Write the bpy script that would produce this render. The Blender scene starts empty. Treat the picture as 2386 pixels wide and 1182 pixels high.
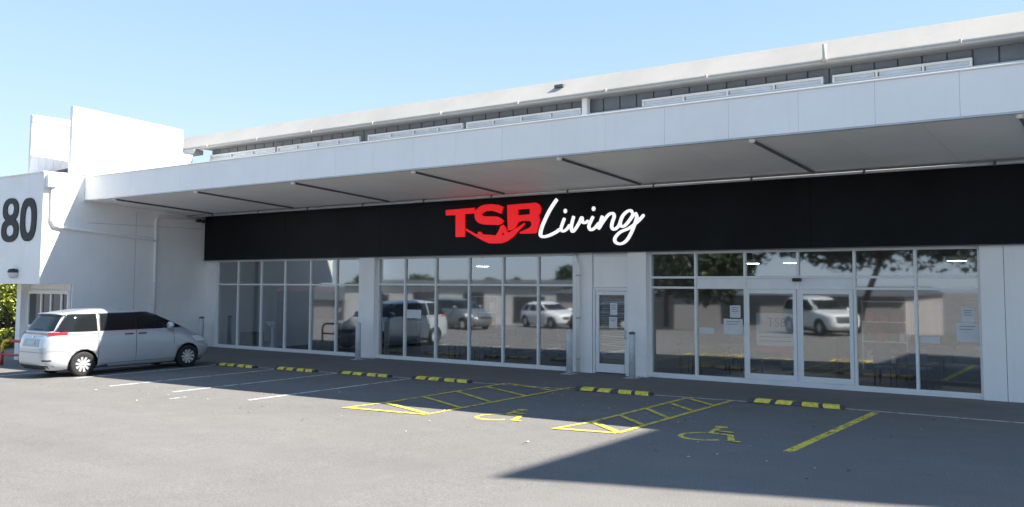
import bpy, bmesh, math, random
from mathutils import Vector, Matrix, Euler
random.seed(7)
R = math.radians
scn = bpy.context.scene
col = scn.collection

# ------------------------------------------------------------------ camera, sky, sun, exposure
cam_d = bpy.data.cameras.new('camera'); cam = bpy.data.objects.new('camera', cam_d); col.objects.link(cam)
cam.location = (0, -20.26, 2.5)
cam.rotation_euler = (R(90 + 4.06), 0, R(33.35))
cam_d.sensor_width = 36; cam_d.lens = 2046 / 2386 * 36
cam_d.shift_x = -157 / 2386; cam_d.shift_y = -84 / 2386
cam_d.clip_start = .1; cam_d.clip_end = 3000
scn.camera = cam
SUNR = (.90, .38); SUN = Vector((*SUNR, 1.0)).normalized()          # towards the sun
w = bpy.data.worlds.new('World'); scn.world = w; w.use_nodes = True
nt = w.node_tree; bg = nt.nodes['Background']
sky = nt.nodes.new('ShaderNodeTexSky'); sky.sky_type = 'NISHITA'; sky.sun_disc = False
sky.sun_elevation = math.asin(SUN.z); sky.sun_rotation = math.atan2(SUN.x, SUN.y)
sky.air_density = .85; sky.dust_density = .05; sky.ozone_density = 1.3; sky.altitude = 300
SKB, SKA = 2.0, (3.95, 4.62, 5.48)        # the same soft shoulder over the whole sky keeps its brightest parts from burning out
def vm(op, a, b):
    n_ = nt.nodes.new('ShaderNodeVectorMath'); n_.operation = op
    for i_, q_ in enumerate((a, b)):
        if isinstance(q_, tuple): n_.inputs[i_].default_value = q_
        else: nt.links.new(q_, n_.inputs[i_])
    return n_.outputs[0]
skc = vm('MULTIPLY', vm('DIVIDE', sky.outputs[0], vm('ADD', sky.outputs[0], (SKB, SKB, SKB))), SKA)
nt.links.new(skc, bg.inputs[0]); bg.inputs[1].default_value = .10
sd = bpy.data.lights.new('sun', 'SUN'); so = bpy.data.objects.new('sun', sd); col.objects.link(so)
sd.energy = 4.8; sd.angle = R(.53); sd.color = (1, .93, .83)
so.rotation_euler = SUN.to_track_quat('Z', 'Y').to_euler(); so.location = (30, 15, 40)
vs = scn.view_settings; vs.view_transform = 'Standard'; vs.look = 'None'; vs.exposure = 1.54; vs.gamma = 1
vs.use_curve_mapping = False
scn.cycles.max_bounces = 8; scn.cycles.transparent_max_bounces = 16

# ------------------------------------------------------------------ materials
MATS = {}
def mat(name, c, rough=.6, metal=0, var=.0, scale=3., bump=0., bscale=60., coat=0, spec=.5, emit=None, es=0, streak=0., c2=None):
    if name in MATS: return MATS[name]
    m = bpy.data.materials.new(name); m.use_nodes = True; n = m.node_tree.nodes; l = m.node_tree.links
    b = n['Principled BSDF']
    b.inputs['Base Color'].default_value = (*c, 1); b.inputs['Roughness'].default_value = rough
    b.inputs['Metallic'].default_value = metal; b.inputs['Coat Weight'].default_value = coat
    b.inputs['Coat Roughness'].default_value = .05
    b.inputs['Specular IOR Level'].default_value = spec
    if emit: b.inputs['Emission Color'].default_value = (*emit, 1); b.inputs['Emission Strength'].default_value = es
    if var or streak or bump:
        g = n.new('ShaderNodeNewGeometry')
    if var or streak:
        no = n.new('ShaderNodeTexNoise'); no.inputs['Scale'].default_value = scale; no.inputs['Detail'].default_value = 6
        no.inputs['Roughness'].default_value = .65
        l.new(g.outputs['Position'], no.inputs['Vector'])
        mx = n.new('ShaderNodeMix'); mx.data_type = 'RGBA'
        d = c2 if c2 else tuple(max(0, v * (1 - 2 * var)) for v in c)
        u = tuple(min(1, v * (1 + var)) for v in c)
        mx.inputs['A'].default_value = (*d, 1); mx.inputs['B'].default_value = (*u, 1)
        rm = n.new('ShaderNodeMapRange'); rm.inputs['From Min'].default_value = .3; rm.inputs['From Max'].default_value = .62
        l.new(no.outputs['Fac'], rm.inputs['Value']); l.new(rm.outputs[0], mx.inputs['Factor'])
        out = mx.outputs['Result']
        if streak:
            mp = n.new('ShaderNodeMapping'); mp.inputs['Scale'].default_value = (5, 5, .35)
            l.new(g.outputs['Position'], mp.inputs['Vector'])
            n2 = n.new('ShaderNodeTexNoise'); n2.inputs['Scale'].default_value = 1.6; n2.inputs['Detail'].default_value = 5
            l.new(mp.outputs[0], n2.inputs['Vector'])
            r2 = n.new('ShaderNodeMapRange'); r2.inputs['From Min'].default_value = .55; r2.inputs['From Max'].default_value = .8
            r2.inputs['To Max'].default_value = streak
            l.new(n2.outputs['Fac'], r2.inputs['Value'])
            m2 = n.new('ShaderNodeMix'); m2.data_type = 'RGBA'; m2.inputs['B'].default_value = tuple(v * .55 for v in c) + (1,)
            l.new(out, m2.inputs['A']); l.new(r2.outputs[0], m2.inputs['Factor']); out = m2.outputs['Result']
        l.new(out, b.inputs['Base Color'])
    if bump:
        nb = n.new('ShaderNodeTexNoise'); nb.inputs['Scale'].default_value = bscale; nb.inputs['Detail'].default_value = 4
        l.new(g.outputs['Position'], nb.inputs['Vector'])
        bp = n.new('ShaderNodeBump'); bp.inputs['Strength'].default_value = bump; bp.inputs['Distance'].default_value = .01
        l.new(nb.outputs['Fac'], bp.inputs['Height']); l.new(bp.outputs[0], b.inputs['Normal'])
    MATS[name] = m
    return m

def glass_mat(name, tint=(.84, .87, .88), refl=.29, wav=.0):
    if name in MATS: return MATS[name]
    m = bpy.data.materials.new(name); m.use_nodes = True; n = m.node_tree.nodes; l = m.node_tree.links
    n.remove(n['Principled BSDF']); o = n['Material Output']
    t = n.new('ShaderNodeBsdfTransparent'); t.inputs[0].default_value = (*tint, 1)
    g = n.new('ShaderNodeBsdfGlossy'); g.inputs['Roughness'].default_value = .03; g.inputs['Color'].default_value = (.9, .96, 1, 1)
    lw = n.new('ShaderNodeLayerWeight'); lw.inputs[0].default_value = .5          # facing: 0 head-on, 1 at grazing angles
    pw = n.new('ShaderNodeMath'); pw.operation = 'POWER'; pw.inputs[1].default_value = 4; l.new(lw.outputs['Facing'], pw.inputs[0])
    ad = n.new('ShaderNodeMath'); ad.operation = 'ADD'; ad.use_clamp = True; ad.inputs[1].default_value = refl
    l.new(pw.outputs[0], ad.inputs[0])
    gb = n.new('ShaderNodeNewGeometry'); iv = n.new('ShaderNodeMath'); iv.operation = 'SUBTRACT'; iv.inputs[0].default_value = 1; l.new(gb.outputs['Backfacing'], iv.inputs[1])
    fm = n.new('ShaderNodeMath'); fm.operation = 'MULTIPLY'; l.new(ad.outputs[0], fm.inputs[0]); l.new(iv.outputs[0], fm.inputs[1])
    mx = n.new('ShaderNodeMixShader'); l.new(fm.outputs[0], mx.inputs[0]); l.new(t.outputs[0], mx.inputs[1]); l.new(g.outputs[0], mx.inputs[2])
    l.new(mx.outputs[0], o.inputs[0])
    if wav:
        ge = n.new('ShaderNodeNewGeometry'); nb = n.new('ShaderNodeTexNoise'); nb.inputs['Scale'].default_value = .9; nb.inputs['Detail'].default_value = 1
        l.new(ge.outputs['Position'], nb.inputs['Vector'])
        bp = n.new('ShaderNodeBump'); bp.inputs['Strength'].default_value = wav; bp.inputs['Distance'].default_value = .02
        l.new(nb.outputs['Fac'], bp.inputs['Height']); l.new(bp.outputs[0], g.inputs['Normal'])
    MATS[name] = m
    return m

def asphalt_mat():
    m = bpy.data.materials.new('asphalt'); m.use_nodes = True; n = m.node_tree.nodes; l = m.node_tree.links
    b = n['Principled BSDF']; g = n.new('ShaderNodeNewGeometry')
    def noise(s, d=6, r=.6, vec=None):
        x = n.new('ShaderNodeTexNoise'); x.inputs['Scale'].default_value = s; x.inputs['Detail'].default_value = d; x.inputs['Roughness'].default_value = r
        l.new(vec or g.outputs['Position'], x.inputs['Vector']); return x.outputs['Fac']
    def rng(v, a, bb, c, d):
        x = n.new('ShaderNodeMapRange'); x.inputs[1].default_value = a; x.inputs[2].default_value = bb; x.inputs[3].default_value = c; x.inputs[4].default_value = d
        l.new(v, x.inputs[0]); return x.outputs[0]
    def mul(a, bb):
        x = n.new('ShaderNodeMath'); x.operation = 'MULTIPLY'; l.new(a, x.inputs[0]); l.new(bb, x.inputs[1]); return x.outputs[0]
    big = rng(noise(.22, 4), .3, .7, .94, 1.06)
    mid = rng(noise(1.7, 6, .7), .3, .7, .93, 1.06)
    fine = rng(noise(38, 3, .85), .25, .75, .55, 1.45)
    mp = n.new('ShaderNodeMapping'); mp.inputs['Scale'].default_value = (.12, 1.1, 1); mp.inputs['Rotation'].default_value = (0, 0, R(6))
    l.new(g.outputs['Position'], mp.inputs['Vector'])
    tracks = rng(noise(1.0, 5, .6, mp.outputs[0]), .35, .7, .95, 1.04)
    v = n.new('ShaderNodeTexVoronoi'); v.inputs['Scale'].default_value = .8; l.new(g.outputs['Position'], v.inputs['Vector'])
    spot = rng(v.outputs['Distance'], .02, .05, .86, 1.0)
    f = mul(mul(mul(big, mid), mul(fine, tracks)), spot)
    mx = n.new('ShaderNodeVectorMath'); mx.operation = 'SCALE'; mx.inputs[0].default_value = (.170, .164, .157)
    l.new(f, mx.inputs['Scale']); l.new(mx.outputs[0], b.inputs['Base Color'])
    b.inputs['Roughness'].default_value = .88; b.inputs['Specular IOR Level'].default_value = .3
    bp = n.new('ShaderNodeBump'); bp.inputs['Strength'].default_value = .5; bp.inputs['Distance'].default_value = .006
    l.new(noise(90, 3, .8), bp.inputs['Height']); l.new(bp.outputs[0], b.inputs['Normal'])
    return m

def paint_mat(name, c):          # worn road paint: patches where the asphalt shows through
    m = mat(name, c, .75, var=.1, scale=4)
    n = m.node_tree.nodes; l = m.node_tree.links; b = n['Principled BSDF']; o = n['Material Output']
    g = n.new('ShaderNodeNewGeometry'); no = n.new('ShaderNodeTexNoise'); no.inputs['Scale'].default_value = 6; no.inputs['Detail'].default_value = 7; no.inputs['Roughness'].default_value = .75
    l.new(g.outputs['Position'], no.inputs['Vector'])
    r = n.new('ShaderNodeMapRange'); r.inputs[1].default_value = .50; r.inputs[2].default_value = .64
    l.new(no.outputs['Fac'], r.inputs[0])
    t = n.new('ShaderNodeBsdfTransparent'); mx = n.new('ShaderNodeMixShader')
    l.new(r.outputs[0], mx.inputs[0]); l.new(b.outputs[0], mx.inputs[1]); l.new(t.outputs[0], mx.inputs[2]); l.new(mx.outputs[0], o.inputs[0])
    return m

ASPH = asphalt_mat()
WHITE = mat('white_paint', (.88, .875, .86), .55, var=.03, scale=.8, streak=.10)
WHITE2 = mat('white_panel', (.90, .89, .87), .45, var=.02, scale=.7, streak=.10)
ALU = mat('window_frame_paint', (.80, .815, .82), .42, var=.03, scale=2)
SOFF = mat('soffit_sheet', (.88, .87, .85), .5, var=.03, scale=.5)
STEEL = mat('dark_steel', (.10, .11, .12), .5, var=.1)
GALV = mat('galvanised_pipe', (.50, .52, .53), .45, metal=.3, var=.06)
CLAD = mat('grey_cladding', (.17, .195, .22), .5, var=.06, scale=1.5)
CREAM = mat('cream_roof', (.46, .435, .39), .5, var=.05, scale=.5, streak=.12)
GUTT = mat('gutter_grey_trim', (.36, .36, .355), .5, var=.06)  # plain grey for the canopy deck and eave soffit
BLACK = mat('sign_black', (.005, .007, .009), .5, var=.3, scale=.6, spec=.16)
REDL = mat('sign_red', (.78, .003, .006), .35, emit=(1, .0, .003), es=.17)
WHTL = mat('sign_white', (.85, .86, .86), .4, emit=(1, 1, 1), es=.26, var=.05, scale=8)
GLASS = glass_mat('shop_glass', wav=.03)
CGLASS = glass_mat('clerestory_glass', (.5, .55, .6), .5)
CARGL = glass_mat('car_glass', (.12, .13, .135), .06)
PW = paint_mat('road_white', (.62, .62, .60)); PYL = paint_mat('road_yellow', (.78, .60, .09))
YEL = mat('stop_yellow', (.80, .64, .08), .65, var=.22, scale=11); RUB = mat('stop_rubber', (.075, .078, .082), .8, var=.2, scale=8)
RED = mat('rail_red', (.50, .03, .025), .5, var=.1); RYEL = mat('rail_yellow', (.75, .52, .05), .5, var=.1)
DIGIT = mat('digit_black', (.010, .013, .015), .6, var=.35, scale=9, bump=.2)
PAPER = mat('paper', (.64, .65, .65), .8, var=.03); INK = mat('ink', (.25, .26, .27), .8)
BARK = mat('bark', (.10, .075, .055), .9, var=.3, scale=9, bump=.6, bscale=25)

# ------------------------------------------------------------------ mesh helpers
class MB:
    def __init__(s): s.v = []; s.f = []; s.m = []; s.sm = []
    def add(s, vs, fs, mi=0, smooth=False):
        o = len(s.v); s.v += [tuple(x) for x in vs]
        for f in fs: s.f.append([o + i for i in f]); s.m.append(mi); s.sm.append(smooth)
        return s
    def box(s, a, b, mi=0):
        x0, y0, z0 = a; x1, y1, z1 = b
        V = [(x0, y0, z0), (x1, y0, z0), (x1, y1, z0), (x0, y1, z0), (x0, y0, z1), (x1, y0, z1), (x1, y1, z1), (x0, y1, z1)]
        return s.add(V, [(0, 3, 2, 1), (4, 5, 6, 7), (0, 1, 5, 4), (1, 2, 6, 5), (2, 3, 7, 6), (3, 0, 4, 7)], mi)
    def bbox(s, a, b, e=.01, mi=0):      # box with chamfered edges
        bm = bmesh.new(); bmesh.ops.create_cube(bm, size=1)
        for v in bm.verts: v.co = Vector([(a[i] + b[i]) / 2 + v.co[i] * (b[i] - a[i]) for i in range(3)])
        bmesh.ops.bevel(bm, geom=bm.edges[:], offset=e, segments=1, affect='EDGES', profile=.5)
        bm.verts.index_update()
        s.add([v.co for v in bm.verts], [[v.index for v in f.verts] for f in bm.faces], mi); bm.free(); return s
    def tube(s, pts, r, n=10, mi=0, cap=True, sq=1.0, sqdir=None):
        pts = [Vector(p) for p in pts]; rr = r if isinstance(r, (list, tuple)) else [r] * len(pts)
        V = []; up = Vector((0, 0, 1)); prev = None
        for i, p in enumerate(pts):
            t = (pts[min(i + 1, len(pts) - 1)] - pts[max(i - 1, 0)]).normalized()
            if prev is None:
                a = t.cross(up if abs(t.dot(up)) < .95 else Vector((1, 0, 0))).normalized()
            else:
                a = (prev - t * prev.dot(t)).normalized()
            prev = a; b = t.cross(a)
            for k in range(n):
                th = 2 * math.pi * k / n; d = (a * math.cos(th) + b * math.sin(th)) * rr[i]
                if sqdir: d = d - Vector(sqdir) * (d.dot(Vector(sqdir)) * (1 - sq))
                V.append(p + d)
        F = []
        for i in range(len(pts) - 1):
            for k in range(n): F.append((i * n + k, i * n + (k + 1) % n, (i + 1) * n + (k + 1) % n, (i + 1) * n + k))
        s.add(V, F, mi, True)
        if cap:
            o = len(s.v) - len(V); s.f.append([o + k for k in range(n)][::-1]); s.f.append([o + (len(pts) - 1) * n + k for k in range(n)])
            s.m += [mi, mi]; s.sm += [False, False]
        return s
    def lathe(s, prof, c=(0, 0, 0), n=24, axis='z', mi=0):
        V = []; 
        for r, h in prof:
            for k in range(n):
                t = 2 * math.pi * k / n; a, b = r * math.cos(t), r * math.sin(t)
                p = (a, b, h) if axis == 'z' else (h, a, b)
                V.append((c[0] + p[0], c[1] + p[1], c[2] + p[2]))
        F = [(i * n + k, i * n + (k + 1) % n, (i + 1) * n + (k + 1) % n, (i + 1) * n + k) for i in range(len(prof) - 1) for k in range(n)]
        return s.add(V, F, mi, True)
    def mesh(s, name, mats):
        me = bpy.data.meshes.new(name); me.from_pydata(s.v, [], s.f)
        for m in (mats if isinstance(mats, (list, tuple)) else [mats]): me.materials.append(m)
        me.polygons.foreach_set('material_index', s.m); me.polygons.foreach_set('use_smooth', s.sm)
        me.update(); return me
    def build(s, name, mats, parent=None, fix=True):
        me = s.mesh(name, mats)
        if fix:
            bm = bmesh.new(); bm.from_mesh(me); bmesh.ops.recalc_face_normals(bm, faces=bm.faces[:]); bm.to_mesh(me); bm.free()
        return link(name, me, parent)
def link(name, me, parent=None):
    o = bpy.data.objects.new(name, me); col.objects.link(o)
    if parent: o.parent = parent
    return o
def tag(o, label=None, cat=None, group=None, kind=None):
    if label: o['label'] = label
    if cat: o['category'] = cat
    if group: o['group'] = group
    if kind: o['kind'] = kind
    return o
def thing(name, label, cat, loc=(0, 0, 0), rz=0, group=None):
    o = bpy.data.objects.new(name, None); col.objects.link(o); o.location = loc; o.rotation_euler = (0, 0, rz)
    o.empty_display_size = .3
    return tag(o, label, cat, group)
def box(name, a, b, m, parent=None, e=0):
    mb = MB(); (mb.bbox(a, b, e) if e else mb.box(a, b)); return mb.build(name, m, parent, fix=False)
def copy_tree(o, parent=None):
    c = o.copy(); col.objects.link(c)
    if parent: c.parent = parent
    for ch in list(o.children): copy_tree(ch, c)
    return c
def catmull(pts, k=6):
    P = [Vector(p) for p in pts]; P = [P[0] * 2 - P[1]] + P + [P[-1] * 2 - P[-2]]; out = []
    for i in range(1, len(P) - 2):
        a, b, c, d = P[i - 1:i + 3]
        for j in range(k):
            t = j / k
            out.append(.5 * ((2 * b) + (c - a) * t + (2 * a - 5 * b + 4 * c - d) * t * t + (3 * b - a - 3 * c + d) * t ** 3))
    out.append(P[-2]); return out
def flat_shape(name, loops, depth, m, parent, to):       # 2-D outline (with holes) given real thickness; to(u,v,d) -> xyz
    cu = bpy.data.curves.new(name, 'CURVE'); cu.dimensions = '2D'; cu.fill_mode = 'BOTH'; cu.extrude = depth / 2
    for L in loops:
        sp = cu.splines.new('POLY'); sp.points.add(len(L) - 1); sp.use_cyclic_u = True
        for p, q in zip(sp.points, L): p.co = (q[0], q[1], 0, 1)
    t = bpy.data.objects.new(name, cu); col.objects.link(t)
    dg = bpy.context.evaluated_depsgraph_get(); me = bpy.data.meshes.new_from_object(t.evaluated_get(dg))
    bpy.data.objects.remove(t); bpy.data.curves.remove(cu)
    for v in me.vertices: v.co = to(v.co.x, v.co.y, v.co.z)
    me.materials.clear(); me.materials.append(m)
    return link(name, me, parent)
def ring(cx, cz, rx, rz, n=40, ex=2.3):
    P = []
    for k in range(n):
        t = 2 * math.pi * k / n; c, s = math.cos(t), math.sin(t)
        P.append((cx + rx * math.copysign(abs(c) ** (2 / ex), c), cz + rz * math.copysign(abs(s) ** (2 / ex), s)))
    return P

# ------------------------------------------------------------------ ground and markings
def GZ(x, y):                    # the car park dips a little to the left and drops to the street behind the camera
    p = 0 if y > -22.5 else (-.15 * (-22.5 - y) / 2 if y > -24.5 else (-.15 - 2.15 * (-24.5 - y) / 8.5 if y > -33 else max(-2.6, -2.3 - .3 * (-33 - y) / 4)))
    return .010 * (min(max(x, -40), -6) + 6) * min(max(-y / 3, 0), 1) + p
gm = MB(); gxs = [-400, -120] + [-80 + 4 * i for i in range(10)] + [-40 + 2 * i for i in range(17)] + [-6, 4, 40, 400]; gxs = sorted(set(gxs))
gys = [-400, -60, -37, -33, -24.5, -22.5, -15, -9, -3, -2.5, -2, -1.5, -1, -.5, 0, 40, 400]
gm.add([(xx, yy, GZ(xx, yy)) for yy in gys for xx in gxs], [(j * len(gxs) + i, j * len(gxs) + i + 1, (j + 1) * len(gxs) + i + 1, (j + 1) * len(gxs) + i) for j in range(len(gys) - 1) for i in range(len(gxs) - 1)], 0, False)
ground = tag(gm.build('car_park_ground', ASPH), 'grey asphalt car park in front of the shop', kind='structure')
def strip(name, pts, wid, m, z=.004):
    V = []; P = [Vector((x, y, 0)) for x, y in pts]; n = len(P)
    for i, p in enumerate(P):
        t = (P[min(i + 1, n - 1)] - P[max(i - 1, 0)]).normalized(); s = Vector((-t.y, t.x, 0)) * wid / 2
        V += [q_ + Vector((0, 0, z + GZ(q_.x, q_.y))) for q_ in (p + s, p - s)]
    mb = MB(); mb.add(V, [(2 * i, 2 * i + 1, 2 * i + 3, 2 * i + 2) for i in range(n - 1)])
    return mb.build(name, m, ground)
def ends(x): return -3.2 + .0075 * (x + 23)            # where the bays end, in front of the walkway
for x, y0, y1 in [(-27.5, -8.4, -3.9), (-24.85, -7.6, -3.3), (-22.07, -8.15, -3.2), (-19.48, -8.05, -3.05), (-16.6, -8.1, -2.95)]:
    strip('bay_line', [(x, y0), (x, y1)], .125, PW)
strip('paint_dash', [(-18.33, -8.85), (-18.36, -8.45)], .10, PW)
for xa, xb in [(-25.3, -24.95), (-23.0, -22.1), (-20.35, -19.5), (-17.4, -16.65), (-14.6, -11.6), (-9.4, -7.15), (-5.2, 1.5)]:
    strip('bay_end_line', [(xa, -2.98 + .004 * xa), (xb, -2.98 + .004 * xb)], .09, PW)
def hatch(xl, xr, y0, y1, tipx, rungs, ytop):
    strip('hatch_side', [(xl, y1), (xl - .0, y0 + .95), (tipx, y0 - .05)], .10, PYL, .0085)
    strip('hatch_side', [(xr, y1 + .1), (xr, y0 + .15)], .10, PYL, .0085)
    strip('hatch_end', [(tipx, y0), (xr, y0 + .13)], .12, PYL, .0125)
    strip('hatch_rung', [(xl, y0 + .95), (xr, y0 + .2)], .12, PYL, .0125)
    for a, b in rungs: strip('hatch_rung', [(xl + .05, a), (xr - .05, b)], .10, PYL, .0125)
hatch(-13.65, -11.72, -7.88, -2.85, -13.83, [(-5.82, -6.71), (-4.71, -5.75), (-3.64, -4.56), (-2.85, -3.48)], 0)
hatch(-8.52, -7.52, -7.85, -3.2, -8.68, [(-6.02, -6.76), (-5.0, -5.83), (-4.03, -4.81), (-3.2, -3.9)], 0)
strip('yellow_bay_line', [(-4.61, -7.75), (-4.56, -3.18)], .15, PYL)
def access(cx, cy, s=1.0):       # the wheelchair symbol, lying with its head towards the shop
    a = [(cx + s * (.02 + .42 * math.cos(t)), cy + s * (-.1 + .36 * math.sin(t))) for t in [R(d) for d in range(105, 335, 15)]]
    strip('access_symbol_wheel', a, .09 * s, PYL)
    strip('access_symbol_body', [(cx - .1 * s, cy + .75 * s), (cx - .02 * s, cy + .25 * s), (cx + .38 * s, cy + .22 * s), (cx + .62 * s, cy - .3 * s)], .12 * s, PYL, .0085)
    strip('access_symbol_arm', [(cx - .05 * s, cy + .5 * s), (cx + .33 * s, cy + .46 * s)], .09 * s, PYL, .0125)
    strip('access_symbol_foot', [(cx + .55 * s, cy - .3 * s), (cx + .8 * s, cy - .32 * s)], .1 * s, PYL, .0125)
    mb = MB(); P = [(cx - .12 * s + .12 * s * math.cos(R(d)), cy + .95 * s + 0.12 * s * math.sin(R(d)), .004 + GZ(cx, cy)) for d in range(0, 360, 30)]
    mb.add(P, [list(range(12))]); mb.build('access_symbol_head', PYL, ground)
access(-6.2, -7.15, .92); access(-10.4, -7.2, .92)

# ------------------------------------------------------------------ store building
XW = -30.29                      # face of the left wing; the shop front stands at y = 0
XR = 10.2
store = thing('store_building', 'long white shop building with glazed front, deep canopy and cream curved roof', 'building', (-15, 0, 0))
store.location = (0, 0, 0)
box('back_wall', (XW, 15.8, 0), (XR, 16, 7.4), WHITE, store)
box('end_wall', (XR - .2, .3, 0), (XR, 15.8, 7.4), WHITE, store)
INT = mat('interior_wall', (.42, .415, .40), .8, var=.08, scale=.6); IFL = mat('interior_floor', (.26, .245, .23), .35, var=.1, scale=.8)
ICE = mat('interior_ceiling', (.40, .40, .40), .8)
box('interior_floor', (XW, .14, -.2), (XR - .2, 15.8, .015), IFL, store)
box('interior_ceiling', (XW, .14, 3.45), (XR - .2, 15.8, 3.55), ICE, store)
box('interior_wall', (XW, 9.0, .015), (XR - .2, 9.15, 3.45), INT, store)
box('partition_wall', (-12.88, .3, .015), (-12.76, 9.0, 3.45), INT, store)
box('partition_wall', (-21.6, 2.5, .015), (-21.45, 9.0, 3.45), INT, store)
box('upper_wall', (XW, .02, 3.25), (XR, .3, 7.46), WHITE, store)     # behind sign and clerestory
# piers
for a, b, y in [(XW, -29.62, -.10), (-21.83, -21.12, -.20), (-13.46, -12.86, -.10), (-11.68, -11.12, -.22), (-3.14, -2.685, -.16), (-2.675, -1.2, -.16), (-1.19, .3, -.16), (.31, XR, -.16)]:
    box('pier' if b < -3 or a < -3.2 else 'wall_panel', (a, y, -.12), (b, .14, 3.24), WHITE2 if a > -4 else WHITE, store, .006)
for a, b, y in [(-21.87, -21.08, -.215), (-11.72, -11.08, -.235), (-13.5, -12.84, -.115)]:
    box('pier_base', (a, y - .02, -.12), (b, .05, .045), ALU, store)
FW = .06
def bay(x, zb, zt, transoms, skip=(), name='window_bay'):
    root = bpy.data.objects.new(name, None); col.objects.link(root); root.parent = store
    y0, y1 = -.05, .05
    box('sill', (x[0] - .03, y0 - .04, -.1), (x[-1] + .03, y1 + .02, zb), ALU, root, .006)
    box('head', (x[0] - .03, y0, zt - .06), (x[-1] + .03, y1, zt), ALU, root, .004)
    for i, a in enumerate(x):
        box('mullion', (a - FW / 2, y0 - .012, zb + .0005), (a + FW / 2, y1, zt - .0605), ALU, root, .006)
    zs = [zb] + transoms + [zt - .06]
    for i in range(len(x) - 1):
        for t in transoms:
            box('transom', (x[i] + FW / 2 + .0005, y0, t - .028), (x[i + 1] - FW / 2 - .0005, y1, t + .028), ALU, root, .005)
        for k in range(len(zs) - 1):
            if (i, k) in skip: continue
            lo = zs[k] + (.03 if k else .0); hi = zs[k + 1] - (.03 if k < len(zs) - 2 else .0)
            box('pane', (x[i] + FW / 2, .0, lo), (x[i + 1] - FW / 2, .008, hi), GLASS, root)
    return root
bay([-29.59, -28.38, -27.03, -25.72, -24.37, -23.09, -21.86], .10, 3.22, [2.33])
bay([-21.09, -19.91, -18.6, -17.27, -15.98, -14.71, -13.49], .10, 3.22, [2.35])
XB = [-11.09, -9.79, -8.46, -7.125, -5.8, -4.47, -3.17]
rb = bay(XB, .11, 3.22, [2.30, 2.56], skip=((2, 0), (3, 0), (0, 1), (1, 1), (2, 1), (3, 1), (4, 1), (5, 1)))
for i in range(6):
    if i in (1, 2, 3):
        box('header_panel', (XB[i] + FW / 2, -.02, 2.328), (XB[i + 1] - FW / 2, .02, 2.532), ALU, rb)
    else: box('pane', (XB[i] + FW / 2, .0, 2.328), (XB[i + 1] - FW / 2, .008, 2.532), GLASS, rb)
for i in (2, 3):
    d = bpy.data.objects.new('sliding_door', None); col.objects.link(d); d.parent = store
    a, b = XB[i] + .035, XB[i + 1] - .035; y0, y1 = -.085, -.055
    box('door_stile', (a, y0, .115), (a + .085, y1, 2.27), ALU, d, .004); box('door_stile', (b - .085, y0, .115), (b, y1, 2.27), ALU, d, .004)
    box('door_rail', (a + .0855, y0, .115), (b - .0855, y1, .25), ALU, d, .004); box('door_rail', (a + .0855, y0, 2.17), (b - .0855, y1, 2.27), ALU, d, .004)
    box('pane', (a + .085, -.072, .25), (b - .085, -.066, 2.17), GLASS, d)
box('door_sensor', (-7.24, -.14, 2.46), (-7.03, -.05, 2.54), mat('black_plastic', (.015, .015, .017), .4), store, .015)
# side door
sdoor = bpy.data.objects.new('side_door', None); col.objects.link(sdoor); sdoor.parent = store
box('door_panel', (-12.84, -.06, 2.30), (-11.70, .1, 3.22), WHITE2, sdoor, .006)
box('door_panel_trim', (-12.84, -.085, 3.12), (-11.70, -.0605, 3.20), ALU, sdoor, .004)
box('door_jamb', (-12.84, -.09, 0), (-12.77, .1, 2.295), ALU, sdoor, .005); box('door_jamb', (-11.75, -.09, 0), (-11.685, .1, 2.295), ALU, sdoor, .005)
box('door_head', (-12.765, -.09, 2.20), (-11.755, .1, 2.295), ALU, sdoor, .005)
box('door_stile', (-12.76, -.07, .03), (-12.66, -.02, 2.195), ALU, sdoor, .004); box('door_stile', (-11.86, -.07, .03), (-11.76, -.02, 2.195), ALU, sdoor, .004)
box('door_rail', (-12.655, -.07, .03), (-11.865, -.02, .26), ALU, sdoor, .004); box('door_rail', (-12.655, -.07, 2.09), (-11.865, -.02, 2.195), ALU, sdoor, .004)
box('pane', (-12.66, -.05, .26), (-11.86, -.044, 2.09), GLASS, sdoor)
MB().tube([(-11.81, -.07, .95), (-11.81, -.13, .95), (-11.81, -.13, 1.15), (-11.81, -.07, 1.15)], .012).build('handle', GALV, sdoor)
# canopy
can = bpy.data.objects.new('canopy', None); col.objects.link(can); can.parent = store
YC = -4.73; x = -30.285; i = 0
fpm = {}
while x < .5:
    x2 = min(x + 1.382, .6)
    k = round(x2 - x, 3)
    if k not in fpm:
        mb = MB(); mb.bbox((0, YC, 5.205), (k - .004, YC + .05, 5.965), .002); fpm[k] = mb.mesh('fascia_panel', WHITE2)
    o = link('fascia_panel', fpm[k], can); o.location = (x, random.uniform(-.002, .002), 0); x = x2
box('fascia_cap', (XW + .01, YC - .03, 5.966), (.6, YC + .25, 5.995), WHITE2, can, .006)
box('fascia_edge', (XW + .01, YC - .008, 5.17), (.6, YC + .09, 5.2045), GALV, can)
box('canopy_deck', (XW + .01, YC + .0505, 5.92), (.6, .0, 5.96), GUTT, can)
bx_ = [-30.28, -28.7, -24.2, -19.72, -15.22, -10.85, -6.38, -1.78, .6]
def sz(y): return 5.185 + (y - YC) * (4.93 - 5.185) / (-.95 - YC) if y < -.95 else 4.93
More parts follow.
